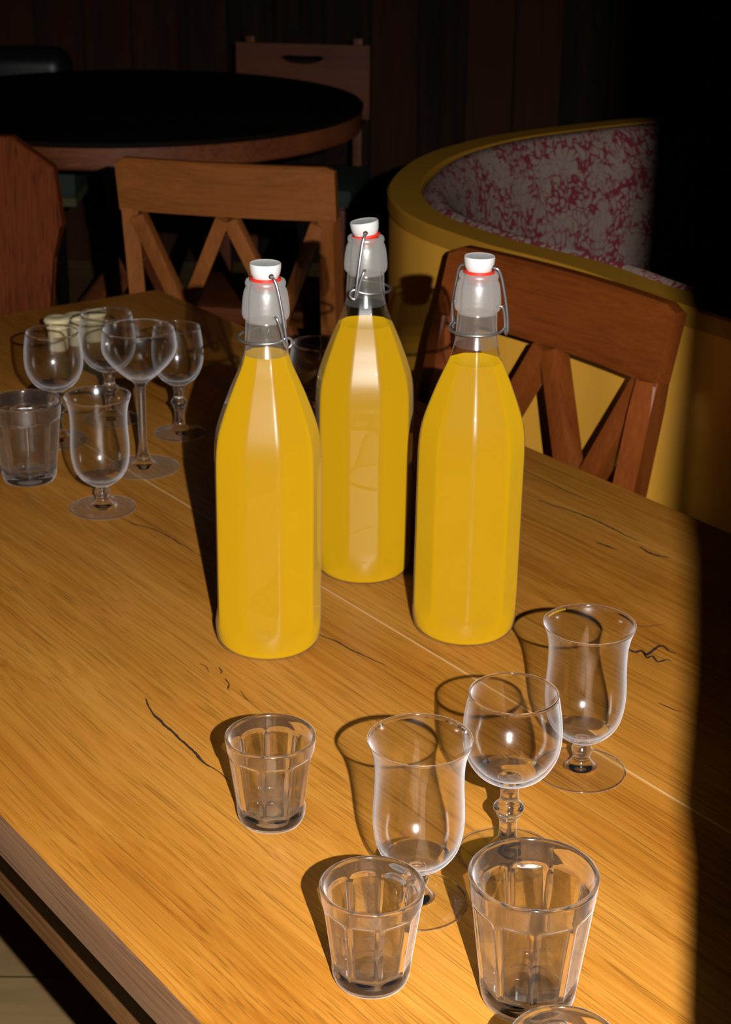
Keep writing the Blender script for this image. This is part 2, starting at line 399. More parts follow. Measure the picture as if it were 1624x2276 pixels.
F_, P_, RO = 3800.0, PITCH, ROLL
def ground(px, py, z=TZ):
    """the spot on the plane of height z that the survey of the photograph gives"""
    r_ = cam.matrix_world.to_3x3() @ Vector(((px-812)/F_, -(py-1138)/F_, -1))
    t = (z-CAMZ)/r_.z
    return Vector((0, 0, CAMZ)) + r_*t
def crack(pts, wd):
    bm = bmesh.new()
    L_ = [Vector((*tl(ground(*p)), 0)) for p in pts]
    P = catmull(L_, 10); n_ = len(P)
    prev = None
    for i, p in enumerate(P):
        t = (P[min(i+1, n_-1)]-P[max(i-1, 0)]).normalized(); s = Vector((-t.y, t.x, 0))
        k = i/(n_-1); ww = wd*(0.15+0.85*math.sin(math.pi*min(1, 0.12+k*0.85)))*(0.6+0.8*abs(noise.noise(p*160)))
        q = p + s*0.0009*noise.noise(p*90)
        a, b = bm.verts.new((q.x+s.x*ww/2, q.y+s.y*ww/2, TZ+0.00012)), bm.verts.new((q.x-s.x*ww/2, q.y-s.y*ww/2, TZ+0.00012))
        if prev: bm.faces.new((prev[0], a, b, prev[1]))
        prev = (a, b)
    mesh_obj('crack', bm, M['crack'], table)
crack([(322, 1552), (336, 1580), (360, 1606), (400, 1643), (432, 1672), (447, 1690), (458, 1700), (480, 1711), (512, 1738)], 0.0030)
crack([(702, 1408), (745, 1425), (780, 1445), (820, 1463), (862, 1482)], 0.0022)
crack([(262, 1148), (300, 1165), (350, 1180), (400, 1208), (470, 1252)], 0.0021)
crack([(500, 1508), (509, 1520), (505, 1530), (512, 1535)], 0.0016)
crack([(534, 1535), (546, 1552), (562, 1562)], 0.0010)
crack([(443, 1474), (457, 1482), (466, 1495)], 0.0013)
crack([(486, 1482), (492, 1492), (488, 1499)], 0.0013)
crack([(1160, 1044), (1215, 1070), (1262, 1093), (1345, 1128)], 0.0020)
crack([(1195, 1112), (1260, 1133), (1320, 1155), (1390, 1190), (1425, 1205)], 0.0030)
crack([(1420, 1215), (1450, 1232), (1490, 1240)], 0.0036)
crack([(1392, 1441), (1410, 1449), (1424, 1446), (1437, 1456), (1452, 1444), (1470, 1436), (1486, 1447), (1502, 1452)], 0.0042)
crack([(1428, 1450), (1436, 1462), (1450, 1459), (1462, 1471), (1480, 1466), (1492, 1470)], 0.0034)
crack([(1408, 1392), (1440, 1392), (1480, 1388)], 0.0016)
crack([(1462, 1562), (1490, 1575), (1515, 1583)], 0.0022)
crack([(1325, 1205), (1350, 1215), (1372, 1222)], 0.0040)

# ------------------------------------------------------------------ drinking glasses
GSEG = 72
def stemware(name, bowl, stem, foot, label, group, zthick):
    """three pieces of one closed surface"""
    t = empty(name, (0, 0, 0), 0, label, 'glass', group)
    bowl_top = max(p[1] for p in bowl)
    bm = bmesh.new(); lathe(bm, bowl, GSEG)
    for fc in bm.faces:                                    # the heavy bottom of the bowl is solid glass
        if not zthick < fc.calc_center_median().z < bowl_top-0.0022: fc.material_index = 1
    mesh_obj('bowl', bm, [M['bowl'], M['glass']], t, smooth='keep')
    lathe_obj('stem', stem, M['glass'], t, 40, keep=True)
    bm = bmesh.new(); lathe(bm, foot, GSEG)
    for fc in bm.faces:
        c_ = fc.calc_center_median(); r_ = math.hypot(c_.x, c_.y)
        if r_ < 0.012 or r_ > max(p[0] for p in foot)-0.0012: fc.material_index = 1
    mesh_obj('foot', bm, [M['glass_foot'], M['glass']], t, smooth='keep')
    return t
# footed tumbler glass with flared rim
def hurricane(label):
    bowl = prof([(0.0055, 0.0245), (0.0105, 0.0268), (0.0190, 0.0330), (0.0257, 0.0430), (0.0285, 0.0570), (0.0286, 0.0700), (0.0278, 0.0850), (0.0279, 0.0990), (0.0296, 0.1095), (0.0323, 0.1172), (0.0324, 0.1178), (0.0319, 0.1178), (0.0312, 0.1163), (0.0289, 0.1095), (0.0272, 0.0990), (0.0271, 0.0850), (0.0279, 0.0700), (0.0277, 0.0570), (0.0247, 0.0440), (0.0180, 0.0350), (0.0100, 0.0308), (0.0, 0.0295)], 5)
    stem = prof([(0.0085, 0.0075), (0.0060, 0.0120), (0.0072, 0.0165), (0.0074, 0.0190), (0.0056, 0.0225), (0.0055, 0.0245)], 5)
    foot = prof([(0.0, 0.0006), (0.0060, 0.0006, 1), (0.0280, 0.0006, 1), (0.0290, 0.0006, 1), (0.0318, 0.0004), (0.0326, 0.0011), (0.0318, 0.0020), (0.0220, 0.0024), (0.0120, 0.0038), (0.0085, 0.0075)], 5)
    return stemware('footed_glass', bowl, stem, foot, label, 'footed beer glasses with flared rims', 0.0350)
def goblet(label):
    bowl = prof([(0.0078, 0.0570), (0.0135, 0.0590), (0.0232, 0.0660), (0.0300, 0.0775), (0.0322, 0.0900), (0.0315, 0.1040), (0.0290, 0.1195), (0.0288, 0.1212), (0.0279, 0.1216), (0.0274, 0.1205), (0.0283, 0.1150), (0.0302, 0.1040), (0.0309, 0.0900), (0.0286, 0.0785), (0.0218, 0.0685), (0.0125, 0.0625), (0.0, 0.0605)], 5)
    stem = prof([(0.0105, 0.0085), (0.0066, 0.0140), (0.0057, 0.0210), (0.0060, 0.0280), (0.0078, 0.0320), (0.0080, 0.0335), (0.0100, 0.0362), (0.0098, 0.0385), (0.0074, 0.0410), (0.0060, 0.0450), (0.0062, 0.0510), (0.0078, 0.0570)], 5)
    foot = prof([(0.0, 0.0006), (0.0060, 0.0006, 1), (0.0290, 0.0006, 1), (0.0300, 0.0006, 1), (0.0322, 0.0005), (0.0330, 0.0013), (0.0320, 0.0024), (0.0240, 0.0028), (0.0140, 0.0044), (0.0105, 0.0085)], 5)
    return stemware('wine_goblet', bowl, stem, foot, label, 'short-stemmed wine goblets with a knob in the stem', 0.0640)
def coupe(label):
    bowl = prof([(0.0056, 0.0920), (0.0088, 0.0965), (0.0190, 0.1050), (0.0300, 0.1160), (0.0368, 0.1260), (0.0386, 0.1340), (0.0378, 0.1440), (0.0364, 0.1520), (0.0362, 0.1524), (0.0358, 0.1520), (0.0371, 0.1440), (0.0379, 0.1340), (0.0361, 0.1268), (0.0292, 0.1170), (0.0180, 0.1062), (0.0080, 0.1000), (0.0, 0.0990)], 5)
    stem = prof([(0.0078, 0.0105), (0.0056, 0.0180), (0.0042, 0.0300), (0.0040, 0.0500), (0.0044, 0.0720), (0.0050, 0.0880), (0.0056, 0.0920)], 5)
    foot = prof([(0.0, 0.0006), (0.0060, 0.0006, 1), (0.0330, 0.0006, 1), (0.0340, 0.0006, 1), (0.0362, 0.0005), (0.0370, 0.0012), (0.0360, 0.0020), (0.0250, 0.0025), (0.0130, 0.0044), (0.0078, 0.0105)], 5)
    return stemware('stemmed_wine_glass', bowl, stem, foot, label, 'tall thin-stemmed wine glass', 0.1010)
def tumbler(name, rb, rt, H, zp0, zp1, wall, base, label, group, rot=0.0, nf=9):
    """pressed-glass tumbler: round rim and foot, flat panels between"""
    seg = nf*14
    def rad(z): return rb + (rt-rb)*min(1, max(0, z/H))**0.92
    outer = [(0.0, 0.0010), (rb*0.60, 0.0010), (rb*0.78, 0.0010), (rb*0.82, 0.0009), (rb*0.90, 0.0001), (rb*0.965, 0.0004), (rb*0.995, 0.0020)]
    zs = [0.004+(H-0.0045)*i/46 for i in range(47)]
    outer += [(rad(z), z) for z in zs]
    no = len(outer)
    rim = [(rad(H)-0.0002, H-0.0001+0.0), (rad(H)-wall*0.5, H+0.0006), (rad(H)-wall*0.9, H-0.0002)]
    inner = [(rad(z)-wall-0.0006*(1-z/H), z) for z in [H-0.0015-(H-0.0015-base-0.004)*i/24 for i in range(25)]]
    rl = inner[-1][0]
    inner += [(rl-0.0008, base+0.0022), (rl-0.0028, base+0.0006), (rl-0.006, base), (rl-0.008, base), (0.0, base)]
    P = outer+rim+inner
    ca = math.cos(math.pi/nf)
    def rf(r, z, a, i):
        if i >= no: return r
        u = (a+rot) % (2*math.pi/nf) - math.pi/nf          # -pi/nf..pi/nf across one panel
        x = u/(math.pi/nf)
        top = zp1 - (zp1-zp0)*0.06*abs(x)**6               # slightly arched panel top
        def ss(e0, e1, v):
            t = min(1, max(0, (v-e0)/(e1-e0))); return t*t*(3-2*t)
        mk = ss(zp0, zp0+0.004, z)*(1-ss(top-0.0025, top+0.0005, z))
        flat = r*ca/math.cos(u)*1.004
        groove = 0.0004*(1-ss(0.0, 0.10, 1-abs(x)))
        return r - mk*(max(0.0, r-flat)+0.0007)*(1-0.75*ss(0.90, 1.0, abs(x)))
    bm = bmesh.new(); lathe(bm, P, seg, rf)
    for fc in bm.faces:                                    # ridges, rim band and heavy base bend the light; thin panels let it through
        c_ = fc.calc_center_median(); a = math.atan2(c_.y, c_.x)
        x = ((a+rot) % (2*math.pi/nf) - math.pi/nf)/(math.pi/nf)
        if abs(x) > 0.74 or c_.z > zp1-0.001 or c_.z < zp0+0.004: fc.material_index = 1
    o = mesh_obj(name, bm, [M['panel'], M['tumbler']], None, smooth='keep')
    return tag(o, label, 'glass', group)
def put(o, x, y, rz=0.0):
    o.location = (x, y, TZ + 0.0003); o.rotation_euler = (0, 0, rz); return o
def at_px(o, px, py, rz=0.0):
    g = ground(px, py); return put(o, g.x, g.y, rz)

TG = 'faceted pressed-glass tumblers'
g1 = tumbler('small_tumbler', 0.0222, 0.0308, 0.0645, 0.0085, 0.0540, 0.0027, 0.0085, 'small faceted tumbler standing alone at the front, left of the flared glass', TG, 0.35)
at_px(g1, 603, 1818)
g2 = g1.copy(); link(g2); at_px(g2, 824, 2172, R(20)); g2['label'] = 'small faceted tumbler in front of the footed glass, left of the large tumbler'
g3 = g1.copy(); link(g3); g3.scale = (0.93, 0.93, 0.97); put(g3, 0.1035, 0.7050, R(9)); g3['label'] = 'small faceted tumbler cut off by the bottom edge of the photo'
t1 = tumbler('large_tumbler', 0.0268, 0.0372, 0.0850, 0.0110, 0.0690, 0.0026, 0.0095, 'large faceted tumbler at the front right, beside the goblet', TG, 0.2)
at_px(t1, 1171, 2216)
t2 = t1.copy(); link(t2); at_px(t2, 66, 1064, R(14)); t2['label'] = 'large faceted tumbler at the left edge of the photo'

h1 = hurricane('footed glass with flared rim between the small tumbler and the goblet'); at_px(h1, 925, 2006)
h2 = copy_tree(h1); h2['label'] = 'footed glass with flared rim farthest right, behind the front goblet'; at_px(h2, 1289, 1714)
h3 = copy_tree(h1); h3['label'] = 'footed glass with flared rim in the left rear cluster of glasses'; at_px(h3, 229, 1131)
gb = goblet('wine goblet with knobbed stem behind the large front tumbler'); at_px(gb, 1125, 1902)
for px, py, lb in ((130, 981, 'wine goblet in front of the cream candle stubs, left rear'), (247, 934, 'wine goblet behind the thin-stemmed glass, farthest back of the left cluster'),
                   (400, 965, 'wine goblet just left of the left bottle, in its shadow'), (-62, 985, 'glass barely entering at the left edge above the large tumbler')):
    c = copy_tree(gb); c['label'] = lb; at_px(c, px, py); c.scale = (0.88, 0.88, 1.02) if px == 400 else (0.98, 0.98, 1.03)
c = copy_tree(gb); c['label'] = 'wine goblet seen between the left and middle bottles'; put(c, -0.0513, 1.757)
cp = coupe('tall thin-stemmed wine glass with wide bowl in the left rear cluster'); at_px(cp, 320, 1041)

# ------------------------------------------------------------------ swing-top bottles
NFAC = 9
def bottle(label, az, liq, rot, cap_tilt=(0, 0), lean=(0, 0)):
    t = empty('swing_top_bottle', (0, 0, 0), 0, label, 'bottle', 'swing-top bottles of yellow juice')
    body = prof([(0.0, 0.0030), (0.0300, 0.0020), (0.0360, 0.0006), (0.0385, 0.0010), (0.0420, 0.0050), (0.0436, 0.0130), (0.0441, 0.0240), (0.0442, 0.0400), (0.0442, 0.0800), (0.0442, 0.1300), (0.0442, 0.1520), (0.04405, 0.1620), (0.0437, 0.1700), (0.0430, 0.1775), (0.0416, 0.1855), (0.0395, 0.1930), (0.0370, 0.2005), (0.0342, 0.2080), (0.0312, 0.2160), (0.0281, 0.2235), (0.0248, 0.2310), (0.0217, 0.2380), (0.0191, 0.2455), (0.0174, 0.2530), (0.0165, 0.2610)], 3)
    a0 = rot
    ca = math.cos(math.pi/NFAC)
    def ss(e0, e1, v):
        q = min(1, max(0, (v-e0)/(e1-e0))); return q*q*(3-2*q)
    def rf(r, z, a, i):
        u = (a-a0) % (2*math.pi/NFAC) - math.pi/NFAC
        flat = r*ca/math.cos(u)
        mk = ss(0.018, 0.030, z)*(1-ss(0.250, 0.262, z))
        rr = flat*1.014
        # keep the ridge a little soft
        return r + (min(rr, r*1.0)-r)*mk
    lathe_obj('glass_body', body, M['bottle'], t, NFAC*16, rf, keep=True)
    lp = [(max(0, r-0.0007) if z > 0.004 else max(0, r-0.001), z+0.0009) for r, z in body if z < liq]
    rl = lp[-1][0]
    lp += [(rl-0.0004, liq), (rl-0.0016, liq-0.0006), (0.0, liq-0.0006)]
    lathe_obj('liquid', lp, M['liquid'], t, NFAC*16, rf, keep=True)
    neck = prof([(0.0165, 0.2610), (0.0161, 0.2665), (0.0159, 0.2730), (0.0158, 0.2765)], 4)
    inn = [(r-0.0028, z) for r, z in prof([(0.0200, 0.2500), (0.0170, 0.2620), (0.0158, 0.2740), (0.0153, 0.2765)], 4)]
    bm = bmesh.new(); lathe(bm, neck, 64); lathe(bm, inn[::-1], 64)
    mesh_obj('neck', bm, M['neck'], t, smooth='keep')
    fr = prof([(0.0158, 0.2765), (0.0164, 0.2780), (0.0180, 0.2800), (0.0186, 0.2835), (0.0184, 0.2880), (0.0178, 0.2940), (0.0168, 0.2995), (0.0156, 0.3025), (0.0150, 0.3036, 1), (0.0156, 0.3050), (0.0157, 0.3070), (0.0148, 0.3088), (0.0130, 0.3090), (0.0112, 0.3080), (0.0108, 0.3050), (0.0118, 0.2980), (0.0125, 0.2880), (0.0125, 0.2765)], 5)
    lathe_obj('frosted_neck', fr, M['frost'], t, 64, keep=True)
    cap = prof([(0.0, 0.3095), (0.0094, 0.3095, 1), (0.0100, 0.3108), (0.0114, 0.3140), (0.0121, 0.3180), (0.0122, 0.3212), (0.0117, 0.3219, 1), (0.0095, 0.3215), (0.0, 0.3212)], 5)
    st = lathe_obj('stopper', cap, M['porcelain'], t, 48, angle=35.0)
    gk = bmesh.new(); lathe(gk, prof([(0.0085, 0.3085), (0.0118, 0.3086), (0.0124, 0.3095), (0.0119, 0.3106), (0.0098, 0.3108)], 4), 48)
    g_ = mesh_obj('gasket', gk, M['rubber'], t, smooth=40.0)
    pl = bmesh.new(); lathe(pl, prof([(0.0, 0.3005), (0.0080, 0.3008, 1), (0.0096, 0.3030), (0.0102, 0.3060), (0.0104, 0.3086)], 4), 48)
    mesh_obj('stopper_plug', pl, M['rubber'], t, smooth=40.0)
    # hinge holes in the stopper
    for o_ in (st, g_):
        if cap_tilt != (0, 0):
            o_.matrix_local = Matrix.Translation((0, 0, 0.309)) @ Matrix.Rotation(cap_tilt[1], 4, Vector((math.cos(cap_tilt[0]), math.sin(cap_tilt[0]), 0))) @ Matrix.Translation((0, 0, -0.309))
    wr = 0.00115
    bm = bmesh.new()
    side = [(0.0085, 0, 0.3135), (0.0128, 0, 0.3135), (0.0158, -0.0006, 0.3122), (0.0182, -0.0022, 0.3060), (0.0212, -0.0044, 0.2900), (0.0232, -0.0062, 0.2745), (0.0236, -0.0072, 0.2660), (0.0232, -0.0078, 0.2620), (0.0218, -0.0078, 0.2605)]
    tube(bm, side, wr); tube(bm, [(-x, y, z) for x, y, z in side], wr)
    bw = mesh_obj('bail_wire', bm, M['wire'], t, smooth=40.0)
    bm = bmesh.new()
    lev = [(0.0172, 0, 0.2835), (0.0196, 0, 0.2836), (0.0214, -0.0012, 0.2810), (0.0220, -0.0040, 0.2720), (0.0221, -0.0056, 0.2640), (0.0222, -0.0084, 0.2592), (0.0224, -0.0118, 0.2612), (0.0225, -0.0118, 0.2655), (0.0222, -0.0084, 0.2672), (0.0216, -0.0040, 0.2652)]
    ring = [(0.0217*math.cos(a_), 0.0217*math.sin(a_), 0.2640 - 0.0010*math.sin(a_)) for a_ in [R(5+17*k) for k in range(11)]]
    full = lev + ring + [(-x, y, z) for x, y, z in lev][::-1]
    tube(bm, full, wr)
    lw = mesh_obj('lever_wire', bm, M['wire'], t, smooth=40.0)
    for o_ in (bw, lw): o_.rotation_euler = (0, 0, az)
    for s in (-1, 1):
        bm = bmesh.new(); bmesh.ops.create_cone(bm, cap_ends=True, segments=16, radius1=0.0021, radius2=0.0021, depth=0.0012)
        e = mesh_obj('hinge_socket', bm, M['crack'], t, smooth=40.0)
        v = Vector((math.cos(az), math.sin(az), 0))*s*0.0112
        e.location = (v.x, v.y, 0.3138); e.rotation_euler = (0, R(90), az)
    t.rotation_euler = (lean[0], lean[1], 0)
    return t
b1 = bottle('swing-top bottle of yellow juice nearest the camera, left of the three', R(116), 0.2500, R(-90-20-3), lean=(0, R(0.2)))
g = ground(597, 1424); b1.location = (g.x, g.y, TZ)
b2 = bottle('swing-top bottle of yellow juice standing behind, middle of the three', R(-92), 0.2330, R(-90-20), cap_tilt=(R(90), R(-8)))
g = ground(806, 1262); b2.location = (g.x, g.y, TZ)
b3 = bottle('swing-top bottle of yellow juice in front of the yellow booth, right of the three', R(158), 0.2370, R(-90), lean=(0, R(0.55)))
g = ground(1029, 1394); b3.location = (g.x, g.y, TZ)

# ------------------------------------------------------------------ candle stubs
def candle(px, py, r, h, label, sd):
    bm = bmesh.new()
    P = prof([(0.0, 0.0), (r*0.93, 0.0, 1), (r, 0.0025), (r*0.98, h*0.3), (r*1.0, h*0.52), (r*0.93, h*0.60), (r*1.12, h*0.68), (r*1.06, h*0.76), (r*1.30, h*0.86), (r*1.30, h*0.95), (r*0.9, h), (r*0.4, h*0.985), (0.0, h*0.98)], 4)
    lathe(bm, P, 40, lambda rr, z, a, i: rr*(1+0.06*noise.noise(Vector((math.cos(a)*1.3+sd, math.sin(a)*1.3, z*60)))))
    o = mesh_obj('candle_stub', bm, M['candle'], None, smooth=60.0)
    tag(o, label, 'candle', 'cream candle stubs')
    g = ground(px, py); o.location = (g.x, g.y, TZ)
candle(131, 777, 0.0128, 0.044, 'cream candle stub with a bulging top, left of the pair behind the goblets', 1.0)
candle(172, 765, 0.0125, 0.041, 'cream candle stub in the middle, between the two larger stubs', 4.0)
candle(211, 756, 0.0130, 0.040, 'cream candle stub on the right, seen through the rear goblet', 8.0)

# ------------------------------------------------------------------ cross-back chairs
CW = 0.360; CHH = 0.914
def crossback(label, mv, mh):
    t = empty('dining_chair', (0, 0, 0), 0, label, 'chair', 'cross-back wooden chairs')
    def back(z): return 0.185 + 0.085*max(0, (z-0.45)/(CHH-0.45))**1.15       # lean of the backrest
    hw = CW/2-0.014
    for s in (-1, 1):
        bm = bmesh.new()
        zz = [0.0, 0.2, 0.45, 0.58, 0.70, 0.80, 0.835]
        prev = None
        for z in zz:
            y = back(z) if z > 0.45 else 0.185 + (0.45-z)*0.10
            wd = 0.027; dp = 0.034
            tw = s*R(14); ring = [bm.verts.new((s*hw+dx*wd/2*math.cos(tw)-dy*dp/2*math.sin(tw), y+dx*wd/2*math.sin(tw)+dy*dp/2*math.cos(tw), z)) for dx, dy in ((-1, -1), (1, -1), (1, 1), (-1, 1))]
            if prev:
                for k in range(4): bm.faces.new((prev[k], prev[(k+1) % 4], ring[(k+1) % 4], ring[k]))
            else: bm.faces.new(ring[::-1])
            prev = ring
        bm.faces.new(prev)
        bmesh.ops.bevel(bm, geom=[e for e in bm.edges if abs((e.verts[0].co-e.verts[1].co).normalized().z) > 0.6], offset=0.004, segments=2, affect='EDGES')
        mesh_obj('back_post', bm, mv, t, smooth=35.0)
        boxo('front_leg', (s*(CW/2+0.005), -0.19, 0.215), (0.034, 0.034, 0.43), mv, t, bevel=0.004)
        boxo('side_rail', (s*(CW/2-0.004), 0, 0.40), (0.02, 0.35, 0.055), mh, t)
        boxo('side_stretcher', (s*(CW/2-0.002), 0, 0.16), (0.016, 0.36, 0.024), mh, t)
    # top rail, gently bowed backwards with rounded top corners
    bm = bmesh.new(); n_ = 24; z0, z1 = 0.831, CHH; rings = []
    for i in range(n_+1):
        u = -1+2*i/n_; x = u*CW/2; bow = 0.016*(1-u*u)
        top = z1 - 0.006*max(0, (abs(u)-0.93)/0.07)**2
        y0, y1 = back(z0)+bow, back(top)+bow+0.003; th = 0.024
        rings.append([bm.verts.new(v) for v in ((x, y0-th/2, z0), (x, y1-th/2, top-0.004), (x, y1-th/2+0.005, top), (x, y1+th/2-0.005, top), (x, y1+th/2, top-0.004), (x, y0+th/2, z0))])
    for a, b in zip(rings, rings[1:]):
        for k in range(6): bm.faces.new((a[k], a[(k+1) % 6], b[(k+1) % 6], b[k]))
    bm.faces.new(rings[0][::-1]); bm.faces.new(rings[-1])
    mesh_obj('top_rail', bm, mh, t, smooth=25.0)
    # zigzag of two V braces under the rail
    zt, zb = 0.826, 0.665
    yt, yb_ = back(zt)+0.004, back(zb)+0.004
    for a, b in (((-hw+0.016, 0.0), (-hw*0.5, 1)), ((-0.006, 0), (-hw*0.5, 1)), ((0.006, 0), (hw*0.5, 1)), ((hw-0.016, 0), (hw*0.5, 1))):
        d_ = Vector((b[0]-a[0], yb_-yt, zb-zt)); 
        beam('brace', (a[0], yt+0.006, zt), (a[0]+d_.x*1.22, yt+0.006+d_.y*1.22, zt+d_.z*1.22), 0.024, 0.026, mv, t)
    boxo('lower_rail', (0, back(0.60), 0.605), (CW-0.04, 0.018, 0.045), mh, t)
    boxo('rear_rail', (0, 0.185, 0.40), (CW-0.05, 0.02, 0.055), mh, t)
    boxo('front_rail', (0, -0.185, 0.40), (CW-0.02, 0.02, 0.055), mh, t)
    bm = bmesh.new(); box(bm, (0, -0.005, 0.442), (CW+0.05, 0.41, 0.028), None, 0.010)
    mesh_obj('seat', bm, mh, t, smooth=40.0)
    return t
def place_rail(o, cx, cy_, phi, sc_=(1, 1, 1)):
    o.scale = sc_; yb_ = (0.185+0.085)*sc_[1]
    o.rotation_euler = (0, 0, phi)
    v = Matrix.Rotation(phi, 3, 'Z') @ Vector((0, yb_, 0))
    o.location = (cx-v.x, cy_-v.y, 0)
ch2 = crossback('cross-back wooden chair pushed up between the long table and the yellow booth', M['chair_v'], M['chair'])
place_rail(ch2, 0.2170, 1.8990, R(-51.5))
ch1 = crossback('cross-back wooden chair standing before the round table with its back to us', M['honey_v'], M['honey'])
place_rail(ch1, -0.2160, 2.5720, R(168), (0.95, 0.75, 1))

# ------------------------------------------------------------------ curved booth
def booth():
    t = empty('booth', (0.7, 2.3, 0), 0, 'curved yellow booth seat with grey and red patterned upholstery', 'booth')
    k = 1.03
    pts = [(0.97, 0.93), (0.70, 1.31), (0.343*1.0, 1.80), (0.255, 1.945), (0.209, 2.007), (0.148, 2.078), (0.093, 2.164), (0.065, 2.218), (0.041, 2.289), (0.027, 2.396), (0.030, 2.478), (0.049, 2.585), (0.083, 2.692), (0.134, 2.788), (0.223, 2.902), (0.384, 3.029), (0.516, 3.106), (0.80, 3.26), (1.30, 3.42), (1.9, 3.5)]
    P = catmull([(x, y, 0) for x, y in pts], 6)
    top = CAMZ-0.48
    def offset(o_):
        out = []
        for i, p in enumerate(P):
            a = P[max(i-1, 0)]; b = P[min(i+1, len(P)-1)]; tt = (b-a).normalized(); nrm = Vector((tt.y, -tt.x, 0))
            out.append(p + nrm*o_)
        return out
    # smooth offsets so the tight end does not fold
    def sweep(name, prof_, mat, angle=40.0, cap=True):
        bm = bmesh.new(); rings = []
        lines = {}
        for o_, z in prof_:
            if o_ not in lines: lines[o_] = offset(o_)
        for i in range(len(P)):
            rings.append([bm.verts.new((lines[o_][i].x-0.7, lines[o_][i].y-2.3, z)) for o_, z in prof_])
        m_ = len(prof_)
        for a, b in zip(rings, rings[1:]):
            for q in range(m_): bm.faces.new((a[q], a[(q+1) % m_], b[(q+1) % m_], b[q]))
        bm.faces.new(rings[0][::-1]); bm.faces.new(rings[-1])
        return mesh_obj(name, bm, mat, t, smooth=angle)
    sweep('outer_shell', [(0.003, 0.0), (0.003, top-0.022), (0.040, top-0.022), (0.040, 0.0)], M['booth'])
    sweep('rim', [(0.0, top-0.022), (0.0, top-0.003), (0.003, top), (0.046, top), (0.049, top-0.003), (0.049, top-0.05), (0.040, top-0.05), (0.040, top-0.022)], M['booth_top_shaded'], 30.0)
    sweep('back_cushion', [(0.041, top-0.40), (0.041, top-0.030), (0.050, top-0.010), (0.062, top+0.001), (0.078, top-0.004), (0.094, top-0.034), (0.110, top-0.16), (0.118, top-0.40)], M['fabric'], 60.0)
    bm = bmesh.new()
    inner = [p for p in offset(0.10)][6:-6]
    lo = [bm.verts.new((p.x-0.7, p.y-2.3, 0.0)) for p in inner]; hi = [bm.verts.new((p.x-0.7, p.y-2.3, 0.46)) for p in inner]
    bm.faces.new(hi); bm.faces.new(lo[::-1])
    for i in range(len(inner)):
        j = (i+1) % len(inner); bm.faces.new((lo[i], lo[j], hi[j], hi[i]))
    mesh_obj('seat_cushion', bm, M['fabric'], t)
    return t
booth()

# ------------------------------------------------------------------ board-back chair, left
def board_chair():
    c = Vector((-0.632, 2.47, -0.008))
    t = empty('board_back_chair', c, R(176), 'wooden chair with a solid shaped board back at the left edge, behind the long table', 'chair')
    # faces away from its own back: local +y is the back side
    half = [(0.118, 0.972), (0.178, 0.930), (0.187, 0.845), (0.168, 0.795), (0.163, 0.720), (0.150, 0.62), (0.115, 0.50), (0.11, 0.43)]
    out = [(x, z) for x, z in half] + [(-x, z) for x, z in half[::-1]]
    bm = bmesh.new()
    f = [bm.verts.new((x, -0.013+(z-0.45)*-0.04, z)) for x, z in out]; b = [bm.verts.new((x, 0.013+(z-0.45)*-0.04, z)) for x, z in out]
    bm.faces.new(f); bm.faces.new(b[::-1])
    for i in range(len(out)):
        j = (i+1) % len(out); bm.faces.new((f[i], b[i], b[j], f[j]))
    bmesh.ops.bevel(bm, geom=[e for e in bm.edges if len(e.link_faces) == 2 and min(len(fc.verts) for fc in e.link_faces) == 4 and max(len(fc.verts) for fc in e.link_faces) > 4], offset=0.003, segments=1, affect='EDGES')
    mesh_obj('back_board', bm, M['board'], t, smooth=25.0)
    boxo('seat', (0, 0.20, 0.44), (0.40, 0.42, 0.032), M['board'], t, bevel=0.006)
    for s in (-1, 1):
        for q in (0.05, 0.35):
            beam('leg', (s*0.13, 0.20+(q-0.20)*0.8, 0.43), (s*0.17, 0.20+(q-0.20)*1.15, 0.0), 0.032, 0.032, M['board'], t)
board_chair()

# ------------------------------------------------------------------ round table and what stands around it
RC = Vector((-0.60, 4.25, 0)); RR = 0.585
rt = empty('round_table', RC, 0, 'dark round table with a reddish-brown rim in the dark background', 'table')
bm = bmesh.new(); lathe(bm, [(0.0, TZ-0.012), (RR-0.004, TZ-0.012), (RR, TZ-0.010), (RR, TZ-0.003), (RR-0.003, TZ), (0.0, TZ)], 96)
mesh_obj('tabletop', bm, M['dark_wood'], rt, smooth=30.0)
bm = bmesh.new(); lathe(bm, [(RR-0.05, TZ-0.06), (RR-0.006, TZ-0.06), (RR-0.003, TZ-0.055), (RR-0.003, TZ-0.0125), (RR-0.05, TZ-0.0125)], 96)
mesh_obj('rim', bm, M['dark_rim'], rt, smooth=30.0)
bm = bmesh.new(); lathe(bm, prof([(0.0, 0.30), (0.05, 0.30, 1), (0.07, 0.36), (0.045, 0.45), (0.06, 0.58), (0.05, 0.66), (0.16, TZ-0.0125), (0.0, TZ-0.0125)], 4), 40)
mesh_obj('pedestal', bm, M['dark_rim'], rt, smooth=40.0)
for k in range(4):
    a = R(45+90*k); v = Vector((math.cos(a), math.sin(a), 0))
    beam('foot', v*0.02+Vector((0, 0, 0.34)), v*0.36+Vector((0, 0, 0.03)), 0.05, 0.05, M['dark_rim'], rt, side=Vector((-v.y, v.x, 0)))

